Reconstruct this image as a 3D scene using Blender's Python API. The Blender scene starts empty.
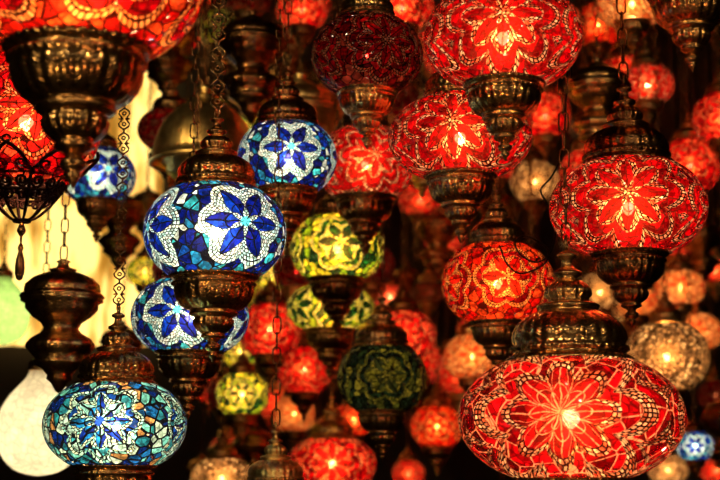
import bpy, math, random
from mathutils import Vector, Matrix
random.seed(7)
S=bpy.context.scene
COL=S.collection
try:
    S.view_settings.view_transform='Standard'
    S.view_settings.look='None'
    S.view_settings.gamma=0.86
    S.view_settings.exposure=0.12
except Exception as e: print(e)
PI=math.pi
# ---------------------------------------------------------------- camera
F=1400.0
cam_d=bpy.data.cameras.new('camera'); cam=bpy.data.objects.new('camera',cam_d); COL.objects.link(cam)
CAM=Vector((0,0,1.6)); PITCH=math.radians(10)
cam.location=CAM; cam.rotation_euler=(PI/2+PITCH,0,0)
cam_d.sensor_width=36; cam_d.lens=70; cam_d.clip_start=0.05
cam_d.dof.use_dof=True; cam_d.dof.focus_distance=1.76; cam_d.dof.aperture_fstop=7.1
S.camera=cam
FW=Vector((0,math.cos(PITCH),math.sin(PITCH))); UP=Vector((0,-math.sin(PITCH),math.cos(PITCH)))
def at(px,py,d):
    return CAM+d*(FW+Vector((1,0,0))*((px-360)/F)+UP*((240-py)/F))
CEIL=4.2
# ---------------------------------------------------------------- node helper
class NB:
    def __init__(s,mat):
        mat.use_nodes=True; s.nt=mat.node_tree; s.nt.nodes.clear()
        s.out=s.n('ShaderNodeOutputMaterial')
    def n(s,t,**k):
        x=s.nt.nodes.new(t)
        for a,b in k.items(): setattr(x,a,b)
        return x
    def put(s,sock,v):
        if isinstance(v,bpy.types.NodeSocket): s.nt.links.new(v,sock)
        elif v is not None:
            if sock.type=='RGBA' and len(v)==3: v=(*v,1)
            sock.default_value=v
    def m(s,op,a,b=None,c=None):
        x=s.n('ShaderNodeMath',operation=op)
        s.put(x.inputs[0],a); s.put(x.inputs[1],b); s.put(x.inputs[2],c)
        return x.outputs[0]
    def vm(s,op,a,b=None,sc=None):
        x=s.n('ShaderNodeVectorMath',operation=op); s.put(x.inputs[0],a)
        if b is not None: s.put(x.inputs[1],b)
        if sc is not None: s.put(x.inputs['Scale'],sc)
        return x.outputs[0]
    def mix(s,f,a,b,bt='MIX'):
        x=s.n('ShaderNodeMix',data_type='RGBA'); x.blend_type=bt
        s.put(x.inputs[0],f); s.put(x.inputs[6],a); s.put(x.inputs[7],b)
        return x.outputs[2]
    def grey(s,v):
        c=s.n('ShaderNodeCombineColor'); [s.nt.links.new(v,c.inputs[i]) for i in range(3)]; return c.outputs[0]
    def ms(s,f,a,b):
        x=s.n('ShaderNodeMixShader'); s.put(x.inputs[0],f)
        s.nt.links.new(a,x.inputs[1]); s.nt.links.new(b,x.inputs[2]); return x.outputs[0]
    def ramp(s,f,cols):
        x=s.n('ShaderNodeValToRGB'); r=x.color_ramp; r.interpolation='CONSTANT'
        r.elements[0].position=0; r.elements[0].color=(*cols[0],1)
        r.elements[1].position=1/len(cols); r.elements[1].color=(*cols[min(1,len(cols)-1)],1)
        for i in range(2,len(cols)):
            e=r.elements.new(i/len(cols)); e.color=(*cols[i],1)
        s.put(x.inputs[0],f); return x.outputs[0]
    def wn(s,a,b,c,colr=False):
        v=s.n('ShaderNodeCombineXYZ'); s.put(v.inputs[0],a); s.put(v.inputs[1],b); s.put(v.inputs[2],c)
        w=s.n('ShaderNodeTexWhiteNoise'); s.nt.links.new(v.outputs[0],w.inputs['Vector']); return w.outputs['Color' if colr else 'Value']
    def done(s,sh): s.nt.links.new(sh,s.out.inputs[0])

def mosaic(name,petal,bead,band,field,grout,N=4,n=8,R0=0.66,vs=5.5,bs=0.052,transp=0.32,ctr=None,inner=None,z1=.8,z2=1.0,z3=1.14,gw=.0075,bg=None,z4=None,wash=.03,wob=.07,bgw=.008,scal=.2,crack=0.0,ck=None,edge=.62,rows=1.0):
    bg=bg or grout; ck=ck or bg
    mat=bpy.data.materials.new(name); b=NB(mat); m=b.m
    tc=b.n('ShaderNodeTexCoord'); sp=b.n('ShaderNodeSeparateXYZ')
    b.nt.links.new(tc.outputs['Object'],sp.inputs[0]); x,y,z=sp.outputs
    ph=m('ARCTAN2',y,x); sec=2*PI/N
    rd=m('ROUND',m('DIVIDE',ph,sec)); phl=m('SUBTRACT',ph,m('MULTIPLY',rd,sec))
    rxy=m('SQRT',m('ADD',m('MULTIPLY',x,x),m('MULTIPLY',y,y)))
    wno=b.n('ShaderNodeTexNoise'); wno.inputs['Scale'].default_value=4; b.nt.links.new(tc.outputs['Object'],wno.inputs['Vector'])
    wc=b.n('ShaderNodeSeparateColor'); b.nt.links.new(wno.outputs['Color'],wc.inputs[0])
    u=m('ADD',m('MULTIPLY',phl,rxy),m('MULTIPLY_ADD',wc.outputs[0],wob,-wob/2)); v=m('ADD',m('MULTIPLY',z,1.12),m('MULTIPLY_ADD',wc.outputs[1],wob,-wob/2))
    r=m('SQRT',m('ADD',m('MULTIPLY',u,u),m('MULTIPLY',v,v)))
    th=m('ARCTAN2',v,u)
    s=m('ABSOLUTE',m('COSINE',m('MULTIPLY',th,n/2)))
    rho=m('DIVIDE',r,m('MULTIPLY',m('MULTIPLY_ADD',s,scal,1-scal),R0))
    q=m('MULTIPLY',th,n/(2*PI)); rq=m('ROUND',q); dq=m('SUBTRACT',q,rq)
    t=m('MULTIPLY',m('ABSOLUTE',dq),2)
    pc=z1*.5; pw=z1*.5
    D=m('ADD',t,m('DIVIDE',m('ABSOLUTE',m('SUBTRACT',rho,pc)),pw))
    inpet=m('LESS_THAN',D,1.02)
    edgeD=m('MULTIPLY',m('ABSOLUTE',m('SUBTRACT',D,1.0)),0.2)
    edget=m('MULTIPLY',m('MULTIPLY',t,r),PI/n)
    edger=m('MULTIPLY',m('ABSOLUTE',m('SUBTRACT',rho,pc)),R0)
    egp=m('MINIMUM',m('MINIMUM',edgeD,edget),edger)
    side=m('GREATER_THAN',dq,0); ro=m('GREATER_THAN',rho,pc)
    rp=b.wn(m('ADD',rq,m('MULTIPLY',side,31)),m('ADD',ro,m('MULTIPLY',rd,5)),3.3)
    cpet=b.ramp(rp,petal)
    Kr=R0/bs
    a_=m('MULTIPLY',rho,Kr); ia=m('FLOOR',a_); fa=m('FRACT',a_)
    nb=m('ROUND',m('MULTIPLY_ADD',ia,2*PI,PI))
    b_=m('MULTIPLY',m('DIVIDE',th,2*PI),nb); ib=m('FLOOR',b_); fb=m('FRACT',b_)
    eb=m('MINIMUM',m('MINIMUM',fa,m('SUBTRACT',1,fa)),m('MINIMUM',fb,m('SUBTRACT',1,fb)))
    rb=b.wn(ia,ib,rd); cb=b.ramp(rb,bead)
    gb=m('LESS_THAN',m('MULTIPLY',eb,bs),bgw); cb=b.mix(gb,cb,bg)
    vo=b.n('ShaderNodeTexVoronoi',feature='F1'); vo.inputs['Scale'].default_value=vs
    ve=b.n('ShaderNodeTexVoronoi',feature='DISTANCE_TO_EDGE'); ve.inputs['Scale'].default_value=vs
    for k in (vo,ve): b.nt.links.new(tc.outputs['Object'],k.inputs['Vector'])
    sc=b.n('ShaderNodeSeparateColor'); b.nt.links.new(vo.outputs['Color'],sc.inputs[0])
    cf=b.ramp(sc.outputs[0],field); cbd=b.ramp(sc.outputs[1],band)
    egf=m('DIVIDE',ve.outputs['Distance'],vs)
    inb1=m('LESS_THAN',rho,z1); inbd=m('LESS_THAN',rho,z2); inb2=m('LESS_THAN',rho,z3)
    def pick(f,A,B): return m('ADD',m('MULTIPLY',f,A),m('MULTIPLY',m('SUBTRACT',1,f),B))
    ef=egf
    if z4:
        k4=m('LESS_THAN',m('ABSOLUTE',m('SUBTRACT',rho,z4)),bs/R0*rows)
        cf=b.mix(k4,cf,cb); ef=pick(k4,1.0,egf)
    c1=b.mix(inb2,cf,cb); e1=pick(inb2,1.0,ef)
    c2=b.mix(inbd,c1,cbd); e2=pick(inbd,m('MINIMUM',egf,m('MULTIPLY',m('SUBTRACT',z2,rho),R0)),e1)
    if inner:
        cin=b.ramp(b.wn(rq,ro,rd),inner); inn=m('LESS_THAN',rho,z1-bs/R0*2)
        ein=m('MINIMUM',edgeD,m('MULTIPLY',m('MULTIPLY',m('SUBTRACT',1,t),r),PI/n))
        cz=b.mix(inn,cb,cin); ez=pick(inn,ein,1.0)
        inpet=m('MULTIPLY',inpet,inn)
    else: cz=cb; ez=1.0
    c3=b.mix(inb1,c2,cz); e3=pick(inb1,ez,e2)
    c4=b.mix(inpet,c3,cpet); e4=pick(inpet,egp,e3)
    if ctr:
        ic=m('LESS_THAN',rho,0.12); c4=b.mix(ic,c4,ctr)
    g=m('LESS_THAN',e4,gw)
    val=m('MULTIPLY_ADD',b.wn(rp,rb,sc.outputs[2]),.8,.5)
    c4=b.mix(1.0,c4,b.grey(val),'MULTIPLY')
    v2=b.n('ShaderNodeTexVoronoi',feature='F1'); v2.inputs['Scale'].default_value=vs*2.1; b.nt.links.new(tc.outputs['Object'],v2.inputs['Vector'])
    s2=b.n('ShaderNodeSeparateColor'); b.nt.links.new(v2.outputs['Color'],s2.inputs[0])
    v3=m('MULTIPLY_ADD',s2.outputs[0],.9,.4)
    inbead=m('MAXIMUM',m('MULTIPLY',m('SUBTRACT',1,inbd),inb2),m('MULTIPLY',inb1,m('SUBTRACT',1,inpet)))
    c4=b.mix(m('SUBTRACT',1,m('MULTIPLY',inbead,.8)),c4,b.mix(1.0,c4,b.grey(v3),'MULTIPLY'))
    col=b.mix(g,c4,grout)
    if crack:
        vk=b.n('ShaderNodeTexVoronoi',feature='DISTANCE_TO_EDGE'); vk.inputs['Scale'].default_value=vs*2.1; b.nt.links.new(tc.outputs['Object'],vk.inputs['Vector'])
        nb_=m('SUBTRACT',1,inbead)
        if inner: nb_=m('SUBTRACT',1,m('MULTIPLY',m('SUBTRACT',1,inbd),inb2))
        kk=m('MULTIPLY',m('LESS_THAN',vk.outputs['Distance'],.055),nb_)
        col=b.mix(m('MULTIPLY',kk,crack),col,ck)
    # light falloff put into the colour: darker toward the silhouette, like thicker glass
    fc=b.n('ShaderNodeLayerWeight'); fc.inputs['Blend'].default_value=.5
    rim_falloff=m('SUBTRACT',1,m('MULTIPLY',m('POWER',fc.outputs['Facing'],1.6),edge))
    col=b.mix(1.0,col,b.grey(rim_falloff),'MULTIPLY')
    ge=b.n('ShaderNodeNewGeometry')
    tilt=b.vm('SUBTRACT',b.wn(m('MULTIPLY',rp,inpet),m('MULTIPLY',rb,inbead),s2.outputs[2],True),(.5,.5,.5))
    nn=b.vm('NORMALIZE',b.vm('ADD',ge.outputs['Normal'],b.vm('SCALE',tilt,sc=.8)))
    bump=b.n('ShaderNodeBump'); bump.inputs['Strength'].default_value=.7; bump.inputs['Distance'].default_value=0.02
    b.nt.links.new(m('MINIMUM',m('MULTIPLY',e4,30),0.6),bump.inputs['Height']); b.nt.links.new(nn,bump.inputs['Normal'])
    tr=b.n('ShaderNodeBsdfTranslucent'); b.put(tr.inputs[0],col)
    di=b.n('ShaderNodeBsdfDiffuse'); b.put(di.inputs[0],col)
    sh=b.ms(0.15,tr.outputs[0],di.outputs[0])
    tp=b.n('ShaderNodeBsdfTransparent'); b.put(tp.inputs[0],b.mix(wash,col,(1,.75,.4)))
    sh=b.ms(m('MULTIPLY',m('SUBTRACT',1,m('MULTIPLY',g,.8)),transp),sh,tp.outputs[0])
    gl=b.n('ShaderNodeBsdfGlossy'); gl.inputs['Roughness'].default_value=0.10
    b.nt.links.new(bump.outputs[0],gl.inputs['Normal'])
    fr=b.n('ShaderNodeLayerWeight'); fr.inputs['Blend'].default_value=0.12
    sh=b.ms(m('MULTIPLY_ADD',fr.outputs['Fresnel'],0.12,0.05),sh,gl.outputs[0])
    b.done(sh); return mat

def metal(name,base,dark,rough):
    mat=bpy.data.materials.new(name); b=NB(mat)
    tc=b.n('ShaderNodeTexCoord'); no=b.n('ShaderNodeTexNoise'); no.inputs['Scale'].default_value=5; no.inputs['Detail'].default_value=4
    b.nt.links.new(tc.outputs['Object'],no.inputs['Vector'])
    sp=b.n('ShaderNodeSeparateXYZ'); b.nt.links.new(tc.outputs['Object'],sp.inputs[0]); x,y,z=sp.outputs
    ph=b.m('ARCTAN2',y,x)
    s1=b.m('ABSOLUTE',b.m('SINE',b.m('MULTIPLY',ph,12))); s2=b.m('SINE',b.m('MULTIPLY_ADD',z,38,b.m('MULTIPLY',s1,2.4)))
    e=b.m('MINIMUM',b.m('MULTIPLY',b.m('ABSOLUTE',s2),2.2),1)
    da=b.m('SUBTRACT',b.m('FRACT',b.m('MULTIPLY',ph,24/(2*PI))),.5); dz=b.m('SUBTRACT',b.m('FRACT',b.m('MULTIPLY',z,3.6)),.5)
    dot=b.m('SMOOTH_MIN',b.m('MULTIPLY',b.m('ADD',b.m('MULTIPLY',da,da),b.m('MULTIPLY',b.m('MULTIPLY',dz,dz),5)),22),1,.1)
    f=b.m('MULTIPLY',b.m('MINIMUM',b.m('MAXIMUM',b.m('MULTIPLY_ADD',no.outputs[0],2.0,-.2),.18),1),b.m('MULTIPLY',b.m('MULTIPLY_ADD',e,0.5,0.5),b.m('MAXIMUM',dot,.1)))
    col=b.mix(f,dark,base)
    bp=b.n('ShaderNodeBump'); bp.inputs['Strength'].default_value=.24; bp.inputs['Distance'].default_value=0.0014
    b.nt.links.new(b.m('ADD',b.m('ADD',e,dot),b.m('MULTIPLY',no.outputs[0],.4)),bp.inputs['Height'])
    p=b.n('ShaderNodeBsdfPrincipled'); b.put(p.inputs['Base Color'],col)
    p.inputs['Metallic'].default_value=1; b.put(p.inputs['Roughness'],b.m('MULTIPLY_ADD',no.outputs[0],.12,rough-.06))
    b.nt.links.new(bp.outputs[0],p.inputs['Normal']); b.done(p.outputs[0]); return mat

def emis(name,c,st):
    mat=bpy.data.materials.new(name); b=NB(mat); e=b.n('ShaderNodeEmission')
    b.put(e.inputs[0],c); e.inputs[1].default_value=st; b.done(e.outputs[0])
    try: mat.cycles.emission_sampling='NONE'
    except Exception: pass
    return mat
def halo_material(name,c,st,pw=4.0):
    # added halo shell imitating bulb glow: emits most square-on, fades toward its rim
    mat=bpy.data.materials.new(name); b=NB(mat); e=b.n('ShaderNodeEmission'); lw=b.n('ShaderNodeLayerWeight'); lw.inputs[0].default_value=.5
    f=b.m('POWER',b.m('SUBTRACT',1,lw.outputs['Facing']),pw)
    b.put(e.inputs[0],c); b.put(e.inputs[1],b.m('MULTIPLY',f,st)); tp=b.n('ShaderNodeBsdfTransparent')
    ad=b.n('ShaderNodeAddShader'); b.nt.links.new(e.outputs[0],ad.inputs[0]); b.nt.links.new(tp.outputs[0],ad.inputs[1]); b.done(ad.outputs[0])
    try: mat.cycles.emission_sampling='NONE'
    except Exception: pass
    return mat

RED=[(.66,.003,.012),(.32,.0015,.007),(.74,.005,.014)]
AMB=[(.8,.22,.10),(.85,.32,.18),(.6,.08,.03)]
PALE=[(.80,.38,.27),(.78,.48,.37),(.70,.16,.10),(.88,.60,.47)]
G_R=(.04,.002,.003); G_D=(.008,.008,.012)
MAT={
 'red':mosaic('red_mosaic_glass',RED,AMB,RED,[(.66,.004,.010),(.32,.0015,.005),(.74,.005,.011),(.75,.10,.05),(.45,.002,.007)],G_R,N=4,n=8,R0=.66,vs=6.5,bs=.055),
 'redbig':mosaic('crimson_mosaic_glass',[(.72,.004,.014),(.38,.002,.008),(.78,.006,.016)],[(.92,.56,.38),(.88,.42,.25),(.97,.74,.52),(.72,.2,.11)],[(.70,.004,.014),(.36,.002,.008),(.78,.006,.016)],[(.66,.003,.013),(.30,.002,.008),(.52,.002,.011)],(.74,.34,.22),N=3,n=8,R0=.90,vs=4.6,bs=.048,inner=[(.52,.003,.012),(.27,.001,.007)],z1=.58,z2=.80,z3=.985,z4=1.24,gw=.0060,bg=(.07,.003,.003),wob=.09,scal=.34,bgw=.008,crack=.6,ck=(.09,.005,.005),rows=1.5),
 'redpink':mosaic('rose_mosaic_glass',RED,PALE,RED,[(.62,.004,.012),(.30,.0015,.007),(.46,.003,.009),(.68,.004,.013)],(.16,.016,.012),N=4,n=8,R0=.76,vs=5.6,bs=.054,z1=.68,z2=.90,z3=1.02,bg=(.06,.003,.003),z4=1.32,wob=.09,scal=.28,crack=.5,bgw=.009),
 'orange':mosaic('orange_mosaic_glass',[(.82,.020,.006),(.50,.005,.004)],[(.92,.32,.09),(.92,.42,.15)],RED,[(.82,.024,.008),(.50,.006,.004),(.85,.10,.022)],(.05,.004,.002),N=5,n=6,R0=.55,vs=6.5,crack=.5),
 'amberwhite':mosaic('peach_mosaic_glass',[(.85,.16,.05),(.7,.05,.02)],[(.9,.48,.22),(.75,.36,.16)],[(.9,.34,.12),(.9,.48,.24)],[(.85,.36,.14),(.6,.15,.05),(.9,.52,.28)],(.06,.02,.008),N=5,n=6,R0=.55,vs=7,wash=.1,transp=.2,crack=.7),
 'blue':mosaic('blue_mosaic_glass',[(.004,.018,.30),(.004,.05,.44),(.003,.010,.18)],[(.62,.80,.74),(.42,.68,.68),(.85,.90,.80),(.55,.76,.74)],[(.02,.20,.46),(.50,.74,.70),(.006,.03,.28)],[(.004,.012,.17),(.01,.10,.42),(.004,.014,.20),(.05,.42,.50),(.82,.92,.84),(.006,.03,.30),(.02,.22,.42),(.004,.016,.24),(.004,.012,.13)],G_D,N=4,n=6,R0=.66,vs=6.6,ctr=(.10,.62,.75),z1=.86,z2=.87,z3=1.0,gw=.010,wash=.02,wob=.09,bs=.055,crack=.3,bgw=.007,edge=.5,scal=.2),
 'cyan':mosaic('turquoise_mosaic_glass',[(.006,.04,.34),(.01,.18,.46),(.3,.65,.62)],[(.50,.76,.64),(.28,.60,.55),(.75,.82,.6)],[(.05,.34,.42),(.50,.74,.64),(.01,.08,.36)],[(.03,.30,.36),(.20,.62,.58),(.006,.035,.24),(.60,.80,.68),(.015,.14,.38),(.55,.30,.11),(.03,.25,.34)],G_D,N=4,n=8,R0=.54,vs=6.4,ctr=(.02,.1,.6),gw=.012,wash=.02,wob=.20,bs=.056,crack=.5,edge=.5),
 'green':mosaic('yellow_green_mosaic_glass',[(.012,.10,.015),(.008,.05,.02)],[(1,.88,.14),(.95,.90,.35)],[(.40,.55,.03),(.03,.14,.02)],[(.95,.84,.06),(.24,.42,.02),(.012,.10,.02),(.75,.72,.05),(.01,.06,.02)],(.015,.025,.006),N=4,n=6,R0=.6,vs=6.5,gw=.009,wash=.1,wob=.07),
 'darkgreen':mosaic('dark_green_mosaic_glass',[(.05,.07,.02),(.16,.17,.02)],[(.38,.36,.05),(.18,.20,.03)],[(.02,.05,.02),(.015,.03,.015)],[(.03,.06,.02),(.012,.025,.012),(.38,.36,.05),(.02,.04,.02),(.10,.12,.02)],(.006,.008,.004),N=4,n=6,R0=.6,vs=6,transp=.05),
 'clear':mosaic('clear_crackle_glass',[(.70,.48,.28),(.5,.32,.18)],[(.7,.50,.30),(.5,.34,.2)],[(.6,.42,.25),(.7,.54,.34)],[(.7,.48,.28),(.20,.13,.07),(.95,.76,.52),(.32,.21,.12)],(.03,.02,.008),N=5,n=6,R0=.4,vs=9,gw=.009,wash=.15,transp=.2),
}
BRONZE=metal('aged_bronze',(.90,.55,.21),(.20,.088,.03),.24)
BRASS=metal('warm_brass',(1.0,.72,.30),(.65,.38,.12),.36)
DARK=metal('dark_bronze',(.52,.27,.10),(.085,.034,.014),.24)
IRON=metal('blackened_iron',(.05,.02,.018),(.012,.007,.006),.4)
BLACK=metal('black_cable_sheath',(.02,.018,.016),(.01,.009,.008),.5)
BULB=emis('warm_bulb',(1,.80,.46),95.0)
FROST=halo_material('bulb_glow_halo',(1,.48,.14),8.0)
HALOW=halo_material('white_bulb_glow_halo',(1,.84,.6),6.0)
# ---------------------------------------------------------------- mesh helpers
def mesh(name,vs,fs,mat,smooth=True):
    me=bpy.data.meshes.new(name); me.from_pydata(vs,[],fs); me.materials.append(mat)
    if smooth: me.polygons.foreach_set('use_smooth',[True]*len(me.polygons))
    me.update(); return me
def revolve(name,prof,mat,seg=64,mod=None):
    vs=[];fs=[];n=len(prof)
    for i,(r,z) in enumerate(prof):
        for j in range(seg):
            a=2*PI*j/seg; rr=r*(mod(i,a) if mod else 1)
            vs.append((rr*math.cos(a),rr*math.sin(a),z))
    for i in range(n-1):
        for j in range(seg):
            j2=(j+1)%seg
            fs.append((i*seg+j,(i+1)*seg+j,(i+1)*seg+j2,i*seg+j2))
    return mesh(name,vs,fs,mat)
def tube(path,rad,seg=6,closed=False):
    vs=[];fs=[];P=[Vector(p) for p in path];n=len(P)
    for i,p in enumerate(P):
        a=P[(i-1)%n] if (closed or i>0) else P[i]; c=P[(i+1)%n] if (closed or i<n-1) else P[i]
        t=(c-a).normalized(); ref=Vector((0,0,1)) if abs(t.z)<.9 else Vector((1,0,0))
        e1=t.cross(ref).normalized(); e2=t.cross(e1)
        rr=rad[i] if isinstance(rad,(list,tuple)) else rad
        for k in range(seg):
            g=2*PI*k/seg; vs.append(tuple(p+e1*rr*math.cos(g)+e2*rr*math.sin(g)))
    for i in range(n if closed else n-1):
        i2=(i+1)%n
        for k in range(seg): fs.append((i*seg+k,i*seg+(k+1)%seg,i2*seg+(k+1)%seg,i2*seg+k))
    return vs,fs
def join(parts):
    V=[];Fc=[]
    for v,f in parts:
        o=len(V); V+=v; Fc+=[tuple(i+o for i in q) for q in f]
    return V,Fc
CUPP=[(.93,.10),(.99,.10),(1.04,.06),(1.05,.0),(1.0,-.05),(.94,-.07),(.93,-.11),(.98,-.14),(.98,-.19),(.92,-.22),(.92,-.30),(.9,-.42),(.85,-.55),(.76,-.67),(.64,-.76),(.54,-.80),(.56,-.83),(.58,-.87),(.54,-.91),(.46,-.94),(.43,-.98),(.47,-1.02),(.47,-1.1),(.42,-1.2),(.33,-1.29),(.25,-1.34),(.28,-1.37),(.29,-1.41),(.22,-1.45),(.15,-1.48),(.12,-1.52),(.0,-1.52)]
FINP=[(.0,-1.48),(.12,-1.50),(.11,-1.55),(.18,-1.60),(.19,-1.66),(.15,-1.72),(.08,-1.77),(.11,-1.80),(.10,-1.85),(.05,-1.91),(.02,-1.98),(0,-2.0)]
CAPP=[(.93,-.09),(1.0,-.10),(1.06,-.06),(1.06,.0),(1.0,.05),(.95,.07),(.95,.11),(.99,.14),(.98,.2),(.93,.23),(.95,.32),(.93,.45),(.86,.58),(.73,.70),(.58,.78),(.48,.82),(.52,.85),(.54,.90),(.48,.94),(.36,.97),(.34,1.02),(.40,1.08),(.39,1.18),(.31,1.28),(.21,1.34),(.16,1.38),(.25,1.42),(.25,1.48),(.17,1.52),(.10,1.58),(.09,1.7),(.17,1.74),(.17,1.79),(.09,1.84),(0,1.86)]
def cupmod(i,a):
    if 2<=i<=3 or 7<=i<=8: return 1+.02*math.cos(40*a)
    if 10<=i<=14: return 1+.03*abs(math.cos(12*a))
    if 20<=i<=23: return 1+.03*math.cos(16*a)
    return 1
MET={'bronze':BRONZE,'brass':BRASS,'dark':DARK}
CUP={k:revolve('cup_'+k,CUPP,m,160,cupmod) for k,m in MET.items()}
FIN={k:revolve('finial_'+k,FINP,m,32) for k,m in MET.items()}
CAPM={k:revolve('cap_'+k,CAPP,m,160,cupmod) for k,m in MET.items()}
def ringmesh(name,mat):
    v,f=tube([(.14*math.cos(2*PI*i/16),0,1.96+.14*math.sin(2*PI*i/16)) for i in range(16)],.03,6,True)
    return mesh(name,v,f,mat)
RING={k:ringmesh('ring_'+k,m) for k,m in MET.items()}
GL={}
def globe(c,key):
    k=(round(c,2),key)
    if k in GL: return GL[k]
    pr=[]
    for i in range(41):
        a=-1.05+2.1*i/40
        ca=math.cos(a); pr.append((abs(ca)**.93,c*math.sin(a)*1.0))
    GL[k]=revolve('globe',pr,MAT[key],96); return GL[k]
def bulbmesh(mat,name,pear=True):
    import bmesh
    bm=bmesh.new(); bmesh.ops.create_uvsphere(bm,u_segments=24,v_segments=14,radius=1)
    if pear:
        for v in bm.verts:
            if v.co.z<-.2: v.co.x*=1-.45*(-v.co.z-.2); v.co.y*=1-.45*(-v.co.z-.2); v.co.z*=1.25
    me=bpy.data.meshes.new(name); bm.to_mesh(me); bm.free(); me.materials.append(mat)
    me.polygons.foreach_set('use_smooth',[True]*len(me.polygons)); return me
BM=bulbmesh(BULB,'bulb'); FM=bulbmesh(FROST,'halo_shell',False); FMW=bulbmesh(HALOW,'halo_shell_white',False)
def chainmesh(L,s,mat):
    hl=.0125*s; w=.0058*s; wr=.0012*s; pitch=2*hl-2.2*wr
    n=max(1,int(L/pitch)); pitch=L/n; hl=pitch/2+1.1*wr
    parts=[]
    for i in range(n):
        zc=pitch*(i+.5); pth=[]
        for j in range(12):
            a=2*PI*j/12; cx=w*math.cos(a); cz=(hl-w)*(1 if math.sin(a)>0 else -1)*(1 if abs(math.sin(a))>.01 else 0)+w*math.sin(a)
            pth.append((cx,0,zc+cz) if i%2==0 else (0,cx,zc+cz))
        parts.append(tube(pth,wr,5,True))
    V,Fc=join(parts); return mesh('chain',V,Fc,mat)
def ornate_chain(L,mat,q=1.0):
    P=.044*q; n=int(L/P); P=L/n; parts=[]; k_=.001*q
    for i in range(n):
        z0=P*i
        parts.append(tube([(0,.0035*q*math.cos(2*PI*k/10),z0+.0045*q*math.sin(2*PI*k/10)) for k in range(10)],.0011*q,5,True))
        for sg in(-1,1):
            parts.append(tube([(sg*x_*k_,0,z0+z_*P) for x_,z_ in((0,.06),(4,.12),(8.5,.2),(9.5,.3),(6,.4),(2.5,.5),(6,.6),(9.5,.7),(8.5,.8),(4,.88),(0,.94))],.0015*q,6))
            parts.append(tube([(sg*x_*k_,0,z0+z_*P) for x_,z_ in((2.5,.5),(6,.47),(10,.5),(6,.53),(2.5,.5))],.0012*q,5))
        for zz in(.28,.72):
            parts.append(tube([(.003*q*math.cos(2*PI*k/10),0,z0+P*zz+.003*q*math.sin(2*PI*k/10)) for k in range(10)],.0013*q,5,True))
    V,Fc=join(parts); return mesh('ornate_chain',V,Fc,mat)
HOOKM=revolve('hook',[(0,-.03),(.006,-.03),(.006,-.012),(.012,-.01),(.03,-.008),(.034,0.0)],DARK,20)
def obj(name,data,par=None,loc=(0,0,0),scale=1,rz=0):
    o=bpy.data.objects.new(name,data); COL.objects.link(o)
    if par: o.parent=par
    o.location=loc; o.scale=(scale,)*3; o.rotation_euler=(0,0,rz); return o
REG=[]; SEEN=[]
def chain_to_ceiling(root,ztop,met='dark',s=1.0,R=.09):
    z0=root.location.z+ztop
    REG.append((root.location.x,root.location.y,root.location.z,R))
    L=CEIL-.028-z0
    if L>.02:
        me=ornate_chain(L,BRONZE) if s>2.2 else ornate_chain(L,DARK,.75) if s>2 else chainmesh(L,s,MET[met])
        obj('chain',me,root,(0,0,ztop))
        obj('ceiling_hook',HOOKM,root,(0,0,CEIL-root.location.z))
WORD={'red':'red','redbig':'crimson','redpink':'rose-red','orange':'orange-red','amberwhite':'peach','blue':'cobalt blue','cyan':'turquoise','green':'yellow-green','darkgreen':'dim green','clear':'cream crackle'}
LP={'red':.26,'redbig':.37,'redpink':.31,'orange':.36,'amberwhite':.30,'blue':.80,'cyan':.66,'green':.85,'darkgreen':.24,'clear':.28}
LC={'blue':(1,.94,.82),'cyan':(1,.9,.72)}
def lamp(px,py,w,R,key,c=.7,cup=.5,cap=.52,met='bronze',rot=0,pw=1,chain=1.0,label=None):
    d=2*R*F/w; p=at(px,py,d); SEEN.append((px,py,w/2,d))
    root=bpy.data.objects.new('mosaic_lamp',None); COL.objects.link(root); root.location=p; root.empty_display_size=.05
    root['label']=label or f"{WORD[key]} mosaic glass lamp with {'brass' if met=='brass' else 'dark bronze' if met=='dark' else 'bronze'} fittings on chain"
    root['category']='lamp'; root['group']='hanging mosaic lamps'
    yaw=math.atan2(p.x,p.y)
    rz=-PI/2-yaw+math.radians(rot)
    obj('glass_globe',globe(c,key),root,(0,0,0),R,rz)
    def zat(r): return c*math.sqrt(max(0,1-r**(2/.93)))
    k=obj('metal_cup',CUP[met],root,(0,0,-zat(cup)*R),cup*R,rz); obj('finial',FIN[met],k)
    cz=zat(cap)*R
    kc=obj('metal_cap',CAPM[met],root,(0,0,cz),cap*R,rz); obj('hanging_ring',RING[met],kc)
    lit=pw>.3 and key!='darkgreen'
    bb=obj('bulb',BM,root,(0,0,0),(.08 if lit else .03)*R)
    if lit: obj('glow_halo',FMW if key in('blue','cyan') else FM,bb,(0,0,0),6.6 if c>.62 else 6.0)  # halo shell added around the bulb to imitate its glow
    ld=bpy.data.lights.new('bulb_light','POINT'); ld.energy=pw*LP[key]*(R/.09)**2; ld.shadow_soft_size=.14*R
    ld.color=LC.get(key,(1,.74,.44)); obj('bulb_light',ld,root)
    chain_to_ceiling(root,cz+2.0*cap*R,'dark',chain,R)
    return root
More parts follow.
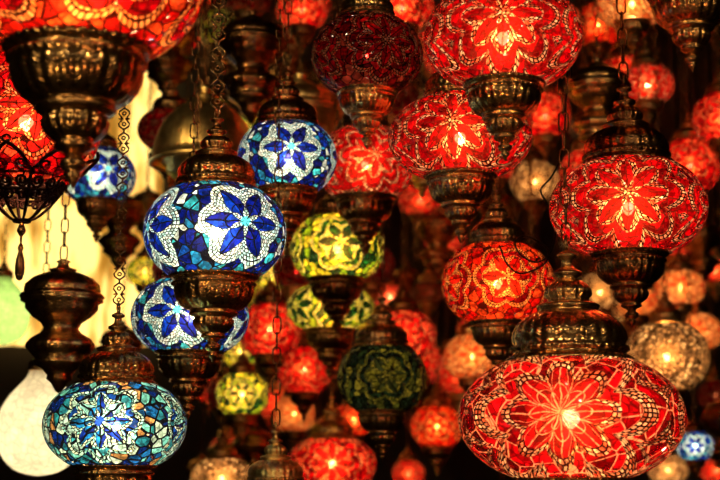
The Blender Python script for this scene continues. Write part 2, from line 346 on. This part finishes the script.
# ---------------------------------------------------------------- lamps
L=[
(80,-14,246,.114,'orange',.66,.565,.5,'bronze',20,1.6,1.2),
(98,176,76,.085,'blue',.80,.56,.5,'dark',15,.6,1),
(215,233,143,.09,'blue',.76,.59,.56,'bronze',24,1.1,2.5),
(287,158,100,.08,'blue',.82,.60,.62,'bronze',5,.7,1),
(190,317,118,.09,'blue',.72,.56,.5,'bronze',-12,.65,1),
(115,425,143,.09,'cyan',.68,.56,.54,'bronze',-12,.9,2.1),
(365,165,98,.09,'redpink',.85,.60,.5,'bronze',12,.9,1),
(337,249,95,.1,'green',.78,.58,.5,'dark',5,1.2,1),
(330,308,88,.105,'green',.6,.56,.5,'dark',40,.9,1),
(382,378,90,.085,'darkgreen',.86,.55,.60,'bronze',5,1,1),
(242,395,54,.07,'green',.9,.6,.5,'dark',0,1.2,1),
(503,38,158,.09,'redpink',.70,.49,.5,'bronze',0,1.05,1.1),
(460,138,144,.1,'redpink',.62,.47,.5,'bronze',-6,.85,1),
(628,208,157,.1,'redpink',.68,.46,.56,'dark',0,1,1),
(498,284,114,.09,'orange',.78,.5,.5,'bronze',10,.8,1),
(571,418,226,.13,'redbig',.60,.46,.53,'bronze',-5,1,1),
(367,56,112,.08,'red',.78,.52,.5,'bronze',20,.29,1),
(688,-42,135,.085,'amberwhite',.72,.58,.5,'bronze',0,.8,1),
(690,166,62,.08,'red',.95,.5,.5,'bronze',0,1,1),
(722,118,60,.075,'red',.9,.5,.5,'dark',0,1,1),
(545,116,52,.08,'red',.95,.5,.5,'bronze',0,.9,1),
(535,182,50,.085,'clear',.9,.5,.5,'dark',0,.5,1),
(472,357,58,.08,'amberwhite',.85,.5,.5,'bronze',0,.8,1),
(437,427,54,.08,'orange',.85,.55,.5,'bronze',0,1,1),
(403,336,68,.09,'red',.8,.5,.5,'dark',0,1.3,1),
(270,330,64,.09,'red',.9,.5,.5,'dark',0,1.3,1),
(304,370,58,.09,'red',.9,.5,.5,'dark',30,.8,1),
(332,464,90,.115,'red',.65,.55,.5,'bronze',0,1.4,1),
(294,414,44,.08,'amberwhite',.9,.5,.5,'dark',0,.4,1),
(222,478,64,.08,'clear',.7,.5,.5,'dark',0,1.2,1),
(275,512,96,.0685,'orange',.72,.5,.60,'brass',0,.8,1),
(680,288,52,.085,'amberwhite',.75,.5,.5,'bronze',0,1,1),
(696,332,54,.09,'amberwhite',.75,.5,.5,'dark',0,1,1),
(667,357,84,.1,'clear',.9,.4,.4,'bronze',0,.7,1),
(695,446,38,.052,'blue',.85,.5,.5,'dark',0,1.2,1),
(668,470,40,.075,'clear',.85,.5,.5,'dark',0,1.2,1),
(632,4,76,.09,'amberwhite',.6,.45,.5,'bronze',0,.9,1),
(598,26,50,.085,'orange',.9,.5,.5,'dark',0,.9,1),
(402,8,66,.08,'red',.7,.5,.5,'bronze',0,1.3,1),
(302,10,54,.075,'red',.8,.5,.5,'dark',0,1.2,1),
(145,272,38,.068,'green',.8,.5,.5,'dark',0,1,1),
(240,352,40,.07,'green',.8,.5,.5,'dark',0,1.1,1),
(600,292,46,.08,'clear',.9,.5,.5,'dark',0,.5,1),
(420,200,44,.085,'red',.8,.5,.5,'dark',0,.7,1),
(354,420,44,.08,'orange',.8,.5,.5,'dark',0,.8,1),
(712,12,44,.07,'clear',.9,.5,.5,'dark',0,.4,1),
]
for a in L: lamp(*a)
# ---------------------------------------------------------------- filigree lantern
def filigree():
    R=.11; w=150; d=2*R*F/w; p=at(26,122,d); SEEN.append((26,128,80,d))
    root=bpy.data.objects.new('filigree_lamp',None); COL.objects.link(root); root.location=p
    root['label']='red mosaic glass lamp with black iron filigree crown and tassel'; root['category']='lamp'
    obj('glass_globe',globe(1.0,'red'),root,(0,0,0),R,-1.2)
    parts=[]
    def SP(a,t):
        # t 0 = collar ring, t 1 = bottom boss, t<0 = flaring leaf tips standing clear of the glass
        if t<0: r=.92+1.25*(-t)**1.05; z=-.66-.85*t
        else: r=.92*(1-t)**.66+.07*t; z=-.66-.90*t**.95
        return (r*math.cos(a),r*math.sin(a),z)
    NP=8; h=PI/NP
    for k in range(NP):
        a0=2*PI*k/NP
        parts.append(tube([SP(a0-h,i*.1) for i in range(11)],[.036]*9+[.028,.02]))
        for sg in (-1,1):
            parts.append(tube([SP(a0+sg*h*1.05*(1-s)**.8,-.50*s**1.1) for s in [i/10 for i in range(11)]],.040))
            sp=[]
            for i in range(20):
                g_=i/19*3.4*PI; f=1-i/23
                sp.append(SP(a0+sg*h*(.45+.34*f*math.cos(g_)),-.14+.11*f*math.sin(g_)))
            parts.append(tube(sp,.032,5))
            for (ct,rt,ra,ph,sz) in ((.18,.14,.42,0,.034),(.46,.12,.42,PI,.032)):
                sp=[]
                for i in range(20):
                    g_=ph+i/19*3.4*PI; f=1-i/23
                    sp.append(SP(a0+sg*h*(.5+ra*f*math.cos(g_)),max(.01,ct+rt*f*math.sin(g_))))
                parts.append(tube(sp,sz,5))
            c0=SP(a0,-.50); parts.append(tube([(c0[0]+sg*.08*math.cos(a0+PI/2)*math.sin(g),c0[1]+sg*.08*math.sin(a0+PI/2)*math.sin(g),c0[2]+.07*(1-math.cos(g))) for g in [i/8*4.5 for i in range(9)]],.026,5))
    for t in (0,.34,.97):
        parts.append(tube([SP(2*PI*i/40,t) for i in range(40)],.038,6,True))
    V,Fc=join(parts); obj('filigree_crown',mesh('filigree',V,Fc,IRON),root,(0,0,-.36*R),R*.64)
    tas=[(0,-1.36),(.03,-1.39),(.045,-1.43),(.06,-1.47),(.045,-1.51),(.018,-1.55),(.012,-1.64),(.03,-1.67),(.04,-1.71),(.025,-1.75),(.035,-1.78),(.05,-1.86),(.058,-1.96),(.056,-2.04),(.035,-2.12),(0,-2.14)]
    obj('tassel',revolve('tassel',tas,DARK,20,lambda i,a:1+(.12*math.cos(8*a) if i>10 else 0)),root,(0,0,.0),R)
    bb=obj('bulb',BM,root,(0,0,0),.10*R); obj('glow_halo',FM,bb,(0,0,0),5.5)  # bulb with the same added glow shell
    ld=bpy.data.lights.new('bulb_light','POINT'); ld.energy=.75; ld.shadow_soft_size=.14*R; ld.color=(1,.75,.45); obj('bulb_light',ld,root)
    kc=obj('metal_cap',CAPM['bronze'],root,(0,0,.82*R),.52*R); obj('hanging_ring',RING['bronze'],kc)
    chain_to_ceiling(root,.82*R+2*.52*R,R=R)
filigree()
DOME=[(1.0,.0),(1.05,.05),(1.0,.12),(.93,.16),(.95,.2),(.90,.35),(.72,.52),(.46,.64),(.3,.68),(.34,.74),(.16,.80),(.12,.9),(.18,.94),(.08,1.0),(0,1.02)]
BODY=[(1.0,.02),(1.02,-.06),(.9,-.12),(.88,-.25),(.7,-.45),(.5,-.6),(.42,-.75),(.5,-.85),(.74,-1.0),(.82,-1.12),(.84,-1.2),(.74,-1.35),(.6,-1.5),(.66,-1.56),(.66,-1.62),(.45,-1.75),(.3,-1.9),(.32,-2.0),(.2,-2.1),(.08,-2.3),(0,-2.35)]
DM={k:revolve('dome',DOME,m,96,lambda i,a:1+(.03*abs(math.cos(9*a)) if 4<i<8 else 0)) for k,m in MET.items()}
BD={k:revolve('goblet',BODY,m,96,lambda i,a:1+(.03*abs(math.cos(9*a)) if i in(3,4,9,10) else 0)) for k,m in MET.items()}
# broad smooth bell-shaped shade in bright brass
BELL=[(1.0,-.35),(1.06,-.33),(1.07,-.27),(1.0,-.24),(.98,-.1),(.95,.1),(.88,.32),(.76,.54),(.58,.74),(.38,.88),(.22,.95),(.26,1.0),(.14,1.05),(.10,1.14),(.16,1.18),(.06,1.24),(0,1.25)]
BELLM=revolve('bell',BELL,BRASS,96)
def lantern(px,py,w,R,met='bronze',label=None,bell=False):
    d=2*R*F/w; p=at(px,py,d); SEEN.append((px,py+25,w/2,d))
    root=bpy.data.objects.new('brass_lantern',None); COL.objects.link(root); root.location=p
    root['label']=label or f"unlit {'bright brass' if met=='brass' else 'dark bronze' if met=='dark' else 'aged bronze'} hanging lantern with turned goblet body"
    root['category']='lamp'; root['group']='unlit brass lanterns'
    if bell:
        obj('metal_cap',BELLM,root,(0,0,.35*R),R); obj('metal_cup',BD[met],root,(0,0,.1*R),R*.8)
        chain_to_ceiling(root,1.58*R,'dark',1,R)
    else:
        obj('metal_cap',DM[met],root,(0,0,.1*R),R); obj('metal_cup',BD[met],root,(0,0,.1*R),R)
        chain_to_ceiling(root,1.1*R,'dark',1,R)
for a in [(62,303,80,.065,'bronze'),(252,48,70,.07,'dark'),(598,92,64,.065,'bronze'),(168,34,60,.09,'dark'),(438,232,44,.07,'bronze'),(122,345,44,.075,'dark'),(120,215,50,.075,'dark'),(700,240,42,.075,'bronze'),(585,215,40,.06,'bronze'),(322,80,52,.08,'bronze'),(300,118,84,.098,'brass'),(148,205,34,.065,'bronze')]: lantern(*a)
lantern(204,166,104,.115,'brass','bright brass hanging lantern with broad smooth bell-shaped dome',True)
# teardrop glass lamps
def drop(px,py,w,R,c0,name,label,pw):
    d=2*R*F/w; p=at(px,py,d); SEEN.append((px,py,w/2,d))
    root=bpy.data.objects.new('teardrop_lamp',None); COL.objects.link(root); root.location=p
    root['label']=label; root['category']='lamp'
    pr=[(0,-1.1),(.3,-1.07),(.6,-.96),(.84,-.72),(.97,-.38),(1,-.02),(.96,.3),(.84,.6),(.66,.84),(.48,1.02),(.36,1.16),(.29,1.3),(.3,1.4)]
    mt=bpy.data.materials.new(name); b=NB(mt)
    tc=b.n('ShaderNodeTexCoord'); no=b.n('ShaderNodeTexNoise'); no.inputs['Scale'].default_value=3; b.nt.links.new(tc.outputs['Object'],no.inputs[0])
    vo=b.n('ShaderNodeTexVoronoi',feature='DISTANCE_TO_EDGE'); vo.inputs['Scale'].default_value=5.5; b.nt.links.new(tc.outputs['Object'],vo.inputs['Vector'])
    e=b.m('MINIMUM',b.m('MULTIPLY_ADD',vo.outputs['Distance'],6,.4),1)
    col=b.mix(b.m('MULTIPLY',no.outputs[0],e),tuple(x*.45 for x in c0),tuple(min(1,x*1.15) for x in c0)); tr=b.n('ShaderNodeBsdfTranslucent'); b.put(tr.inputs[0],col)
    df=b.n('ShaderNodeBsdfDiffuse'); b.put(df.inputs[0],col)
    bp=b.n('ShaderNodeBump'); bp.inputs['Strength'].default_value=.4; bp.inputs['Distance'].default_value=.005; b.nt.links.new(e,bp.inputs['Height'])
    gl=b.n('ShaderNodeBsdfGlossy'); gl.inputs[1].default_value=.12; b.nt.links.new(bp.outputs[0],gl.inputs['Normal'])
    b.done(b.ms(.08,b.ms(.4,tr.outputs[0],df.outputs[0]),gl.outputs[0]))
    g=obj('glass_shade',revolve('drop',pr,mt,64),root,(0,0,0),R)
    m=g.modifiers.new('s','SUBSURF'); m.levels=1; m.render_levels=1
    ld=bpy.data.lights.new('bulb_light','POINT'); ld.energy=pw; ld.shadow_soft_size=.02; ld.color=(1,.84,.58); obj('bulb_light',ld,root,(0,0,-.1*R))
    kc=obj('metal_cap',CAPM['bronze'],root,(0,0,1.35*R),.34*R); obj('hanging_ring',RING['bronze'],kc)
    chain_to_ceiling(root,(1.35+.68)*R,R=R)
drop(40,428,86,.085,(.9,.84,.70),'milky_white_glass','milky white teardrop glass lamp with bronze cap',.72)
drop(2,314,56,.075,(.45,.68,.28),'pale_green_glass','pale green teardrop glass lamp',.8)
# loose black electric cable looping beside the lamps
def cable():
    K=[(500,246),(506,262),(518,273),(534,270),(546,262),(548,250),(536,240),(524,236),(515,243),(522,256),(538,262),(552,250),(556,222),(548,205),(541,190),(552,176),(563,150),(566,100),(568,50),(570,-40)]
    P=[at(x,y,2.06+.014*math.sin(i*1.9)) for i,(x,y) in enumerate(K)]
    last=P[-1].copy(); P.append(Vector((last.x,last.y,CEIL)))
    pts=[]
    for i in range(len(P)-1):
        p0=P[max(i-1,0)];p1=P[i];p2=P[i+1];p3=P[min(i+2,len(P)-1)]
        for k in range(6):
            t=k/6; pts.append(.5*((2*p1)+(p2-p0)*t+(2*p0-5*p1+4*p2-p3)*t*t+(3*p1-p0-3*p2+p3)*t**3))
    pts.append(P[-1])
    V,Fc=tube(pts,.0014,8)
    o=obj('electric_cable',mesh('electric_cable',V,Fc,BLACK)); o['label']='thin black electric cable looping down from the ceiling'; o['category']='cable'
    REG.append((last.x,last.y,2.0,.02))
cable()
# more lamps deeper in the shop, hung wherever a column of ceiling is free
random.seed(33)
cnt=0; tries=0; NAMED=list(SEEN)
while cnt<165 and tries<100000:
    tries+=1
    px=random.uniform(162,735); py=random.uniform(-10,478)
    R=random.uniform(.066,.095); d=random.uniform(2.7,6.7); w=2*R*F/d
    p=at(px,py,d)
    if p.z>CEIL-.3: continue
    ok=True
    for (x,y,z,r) in REG:
        dd=math.hypot(p.x-x,p.y-y); need=(R+r+.005) if abs(p.z-z)<.3 else (max(R,r)+.008)
        if dd<need: ok=False;break
    if ok:
        for (sx,sy,sr,sd) in NAMED:
            if sd>d-.1 and abs(px-sx)<(sr+w/2)*.75 and -(sr+w*.45)<(py-sy)<(sr*.7+w*.5): ok=False;break
    if not ok: continue
    cnt+=1
    if random.random()<.36:
        lantern(px,py,w*.85,R*.85,random.choice(['bronze','bronze','dark'])); continue
    if px<330: key=random.choice(['red','orange','green','red','red'])
    elif px<560: key=random.choice(['red','red','red','redpink','red','redpink','orange'])
    else: key=random.choice(['amberwhite','clear','red','red','redpink','red'])
    lamp(px,py,w,R,key,random.choice([.7,.78,.9]),.55,.55,random.choice(['bronze','bronze','dark','brass']),random.uniform(-40,40),random.choice([.2,.4,.7,1.0]),1)
print('fill',cnt,tries)
# ---------------------------------------------------------------- room
def simple(name,c1,c2,scale,rough=.6,stretch=(1,1,1)):
    mt=bpy.data.materials.new(name); b=NB(mt); tc=b.n('ShaderNodeTexCoord'); mp=b.n('ShaderNodeMapping'); mp.inputs['Scale'].default_value=stretch
    no=b.n('ShaderNodeTexNoise'); no.inputs['Scale'].default_value=scale; no.inputs['Detail'].default_value=6
    b.nt.links.new(tc.outputs['Object'],mp.inputs[0]); b.nt.links.new(mp.outputs[0],no.inputs['Vector'])
    p=b.n('ShaderNodeBsdfPrincipled'); b.put(p.inputs['Base Color'],b.mix(no.outputs[0],c1,c2)); p.inputs['Roughness'].default_value=rough
    b.done(p.outputs[0]); return mt
WOOD=simple('dark_wood',(.018,.007,.004),(.011,.0045,.003),5,.6,(3,3,.8)); PL=simple('dark_plaster',(.018,.008,.005),(.009,.005,.003),3,.8); TI=simple('stone_floor',(.05,.038,.03),(.025,.018,.015),4,.5)
def box(name,a,b_,mt):
    (x0,y0,z0),(x1,y1,z1)=a,b_
    vs=[(x,y,z) for x in(x0,x1) for y in(y0,y1) for z in(z0,z1)]
    fs=[(0,1,3,2),(4,6,7,5),(0,4,5,1),(2,3,7,6),(0,2,6,4),(1,5,7,3)]
    o=obj(name,mesh(name,vs,fs,mt,False)); o['kind']='structure'; o['label']=name.replace('_',' ')+' of the lamp shop'; return o
X=2.8;Y0=-1.6;Y1=7.4
box('floor',(-X,Y0,-.1),(X,Y1,0),TI); box('ceiling',(-X,Y0,CEIL),(X,Y1,CEIL+.1),PL)
box('wall_back',(-X,Y1,0),(X,Y1+.1,CEIL),WOOD); box('wall_left',(-X-.1,Y0,0),(-X,Y1,CEIL),PL); box('wall_right',(X,Y0,0),(X+.1,Y1,CEIL),PL); box('wall_front',(-X,Y0-.1,0),(X,Y0,CEIL),PL)
def curtain():
    d=7.2; a=at(-60,345,d); c=at(158,-30,d)
    nx=240; nz=12; vs=[];fs=[]; y=Y1-.16
    x0,x1=a.x,c.x; z0,z1=a.z,CEIL-.02
    for j in range(nz+1):
        for i in range(nx+1):
            s=i/nx; t=j/nz
            vs.append((x0+(x1-x0)*s+.004*math.sin(t*7+s*20),y+.02*math.sin(s*2*PI*9+.6*math.sin(s*31))*(1-.25*t),z0+(z1-z0)*t))
    for j in range(nz):
        for i in range(nx):
            q=j*(nx+1)+i; fs.append((q,q+1,q+nx+2,q+nx+1))
    mt=bpy.data.materials.new('self_lit_gold_fabric'); b=NB(mt); tc=b.n('ShaderNodeTexCoord'); mp=b.n('ShaderNodeMapping'); mp.inputs['Scale'].default_value=(4,4,1.3)
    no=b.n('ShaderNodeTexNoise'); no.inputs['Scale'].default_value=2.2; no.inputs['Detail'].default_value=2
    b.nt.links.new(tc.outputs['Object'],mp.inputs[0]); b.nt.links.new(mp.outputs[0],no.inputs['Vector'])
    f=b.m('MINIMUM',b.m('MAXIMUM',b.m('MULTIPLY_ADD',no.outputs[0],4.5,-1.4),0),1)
    e=b.n('ShaderNodeEmission'); b.put(e.inputs[0],b.mix(f,(.95,.46,.06),(1,.74,.24))); b.put(e.inputs[1],b.m('MULTIPLY_ADD',f,1.15,.4))  # backlight is put into the fabric as emission, no lamp behind it
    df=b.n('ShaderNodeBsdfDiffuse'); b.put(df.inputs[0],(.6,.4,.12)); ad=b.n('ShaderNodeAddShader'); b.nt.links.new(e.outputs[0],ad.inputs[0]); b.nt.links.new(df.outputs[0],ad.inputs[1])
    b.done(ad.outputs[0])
    o=obj('curtain',mesh('curtain',vs,fs,mt)); o['label']='golden self-glowing fabric curtain on the rear wall'; o['category']='curtain'
curtain()
# ---------------------------------------------------------------- unseen area lights added behind the viewer for highlights on the metal
def area(loc,tgt,e,col,size):
    ld=bpy.data.lights.new('highlight_light','AREA'); ld.shape='DISK'; ld.size=size; ld.energy=e; ld.color=col
    o=bpy.data.objects.new('highlight_light',ld); COL.objects.link(o); o.location=loc
    o.rotation_euler=(Vector(tgt)-Vector(loc)).to_track_quat('-Z','Y').to_euler()
area((-1.5,-.5,2.9),(-.1,2.2,1.9),8.5,(1,.80,.48),.12)
area((1.5,-.3,2.7),(.3,2.2,1.9),7,(1,.74,.42),.12)
area((0.1,-1.2,3.2),(0,2.2,1.9),4.5,(1,.85,.62),.10)
area((-.9,-.3,.9),(0,2.4,1.9),3.8,(1,.66,.30),.12)
area((1.1,-.6,.8),(.2,2.4,1.9),3.4,(1,.50,.22),.12)
tg=at(200,140,3.05)
sd=bpy.data.lights.new('dome_accent_spot','SPOT'); sd.energy=95; sd.color=(1,.76,.36); sd.shadow_soft_size=.06; sd.spot_size=math.radians(15); sd.spot_blend=.6  # unseen spot added to brighten the brass bell lantern
so=bpy.data.objects.new('dome_accent_spot',sd); COL.objects.link(so); so.location=(-1.5,.9,3.0); so.rotation_euler=(tg-Vector(so.location)).to_track_quat('-Z','Y').to_euler()
w=bpy.data.worlds.new('world'); S.world=w; w.use_nodes=True
w.node_tree.nodes['Background'].inputs[0].default_value=(1,.6,.35,1); w.node_tree.nodes['Background'].inputs[1].default_value=.05
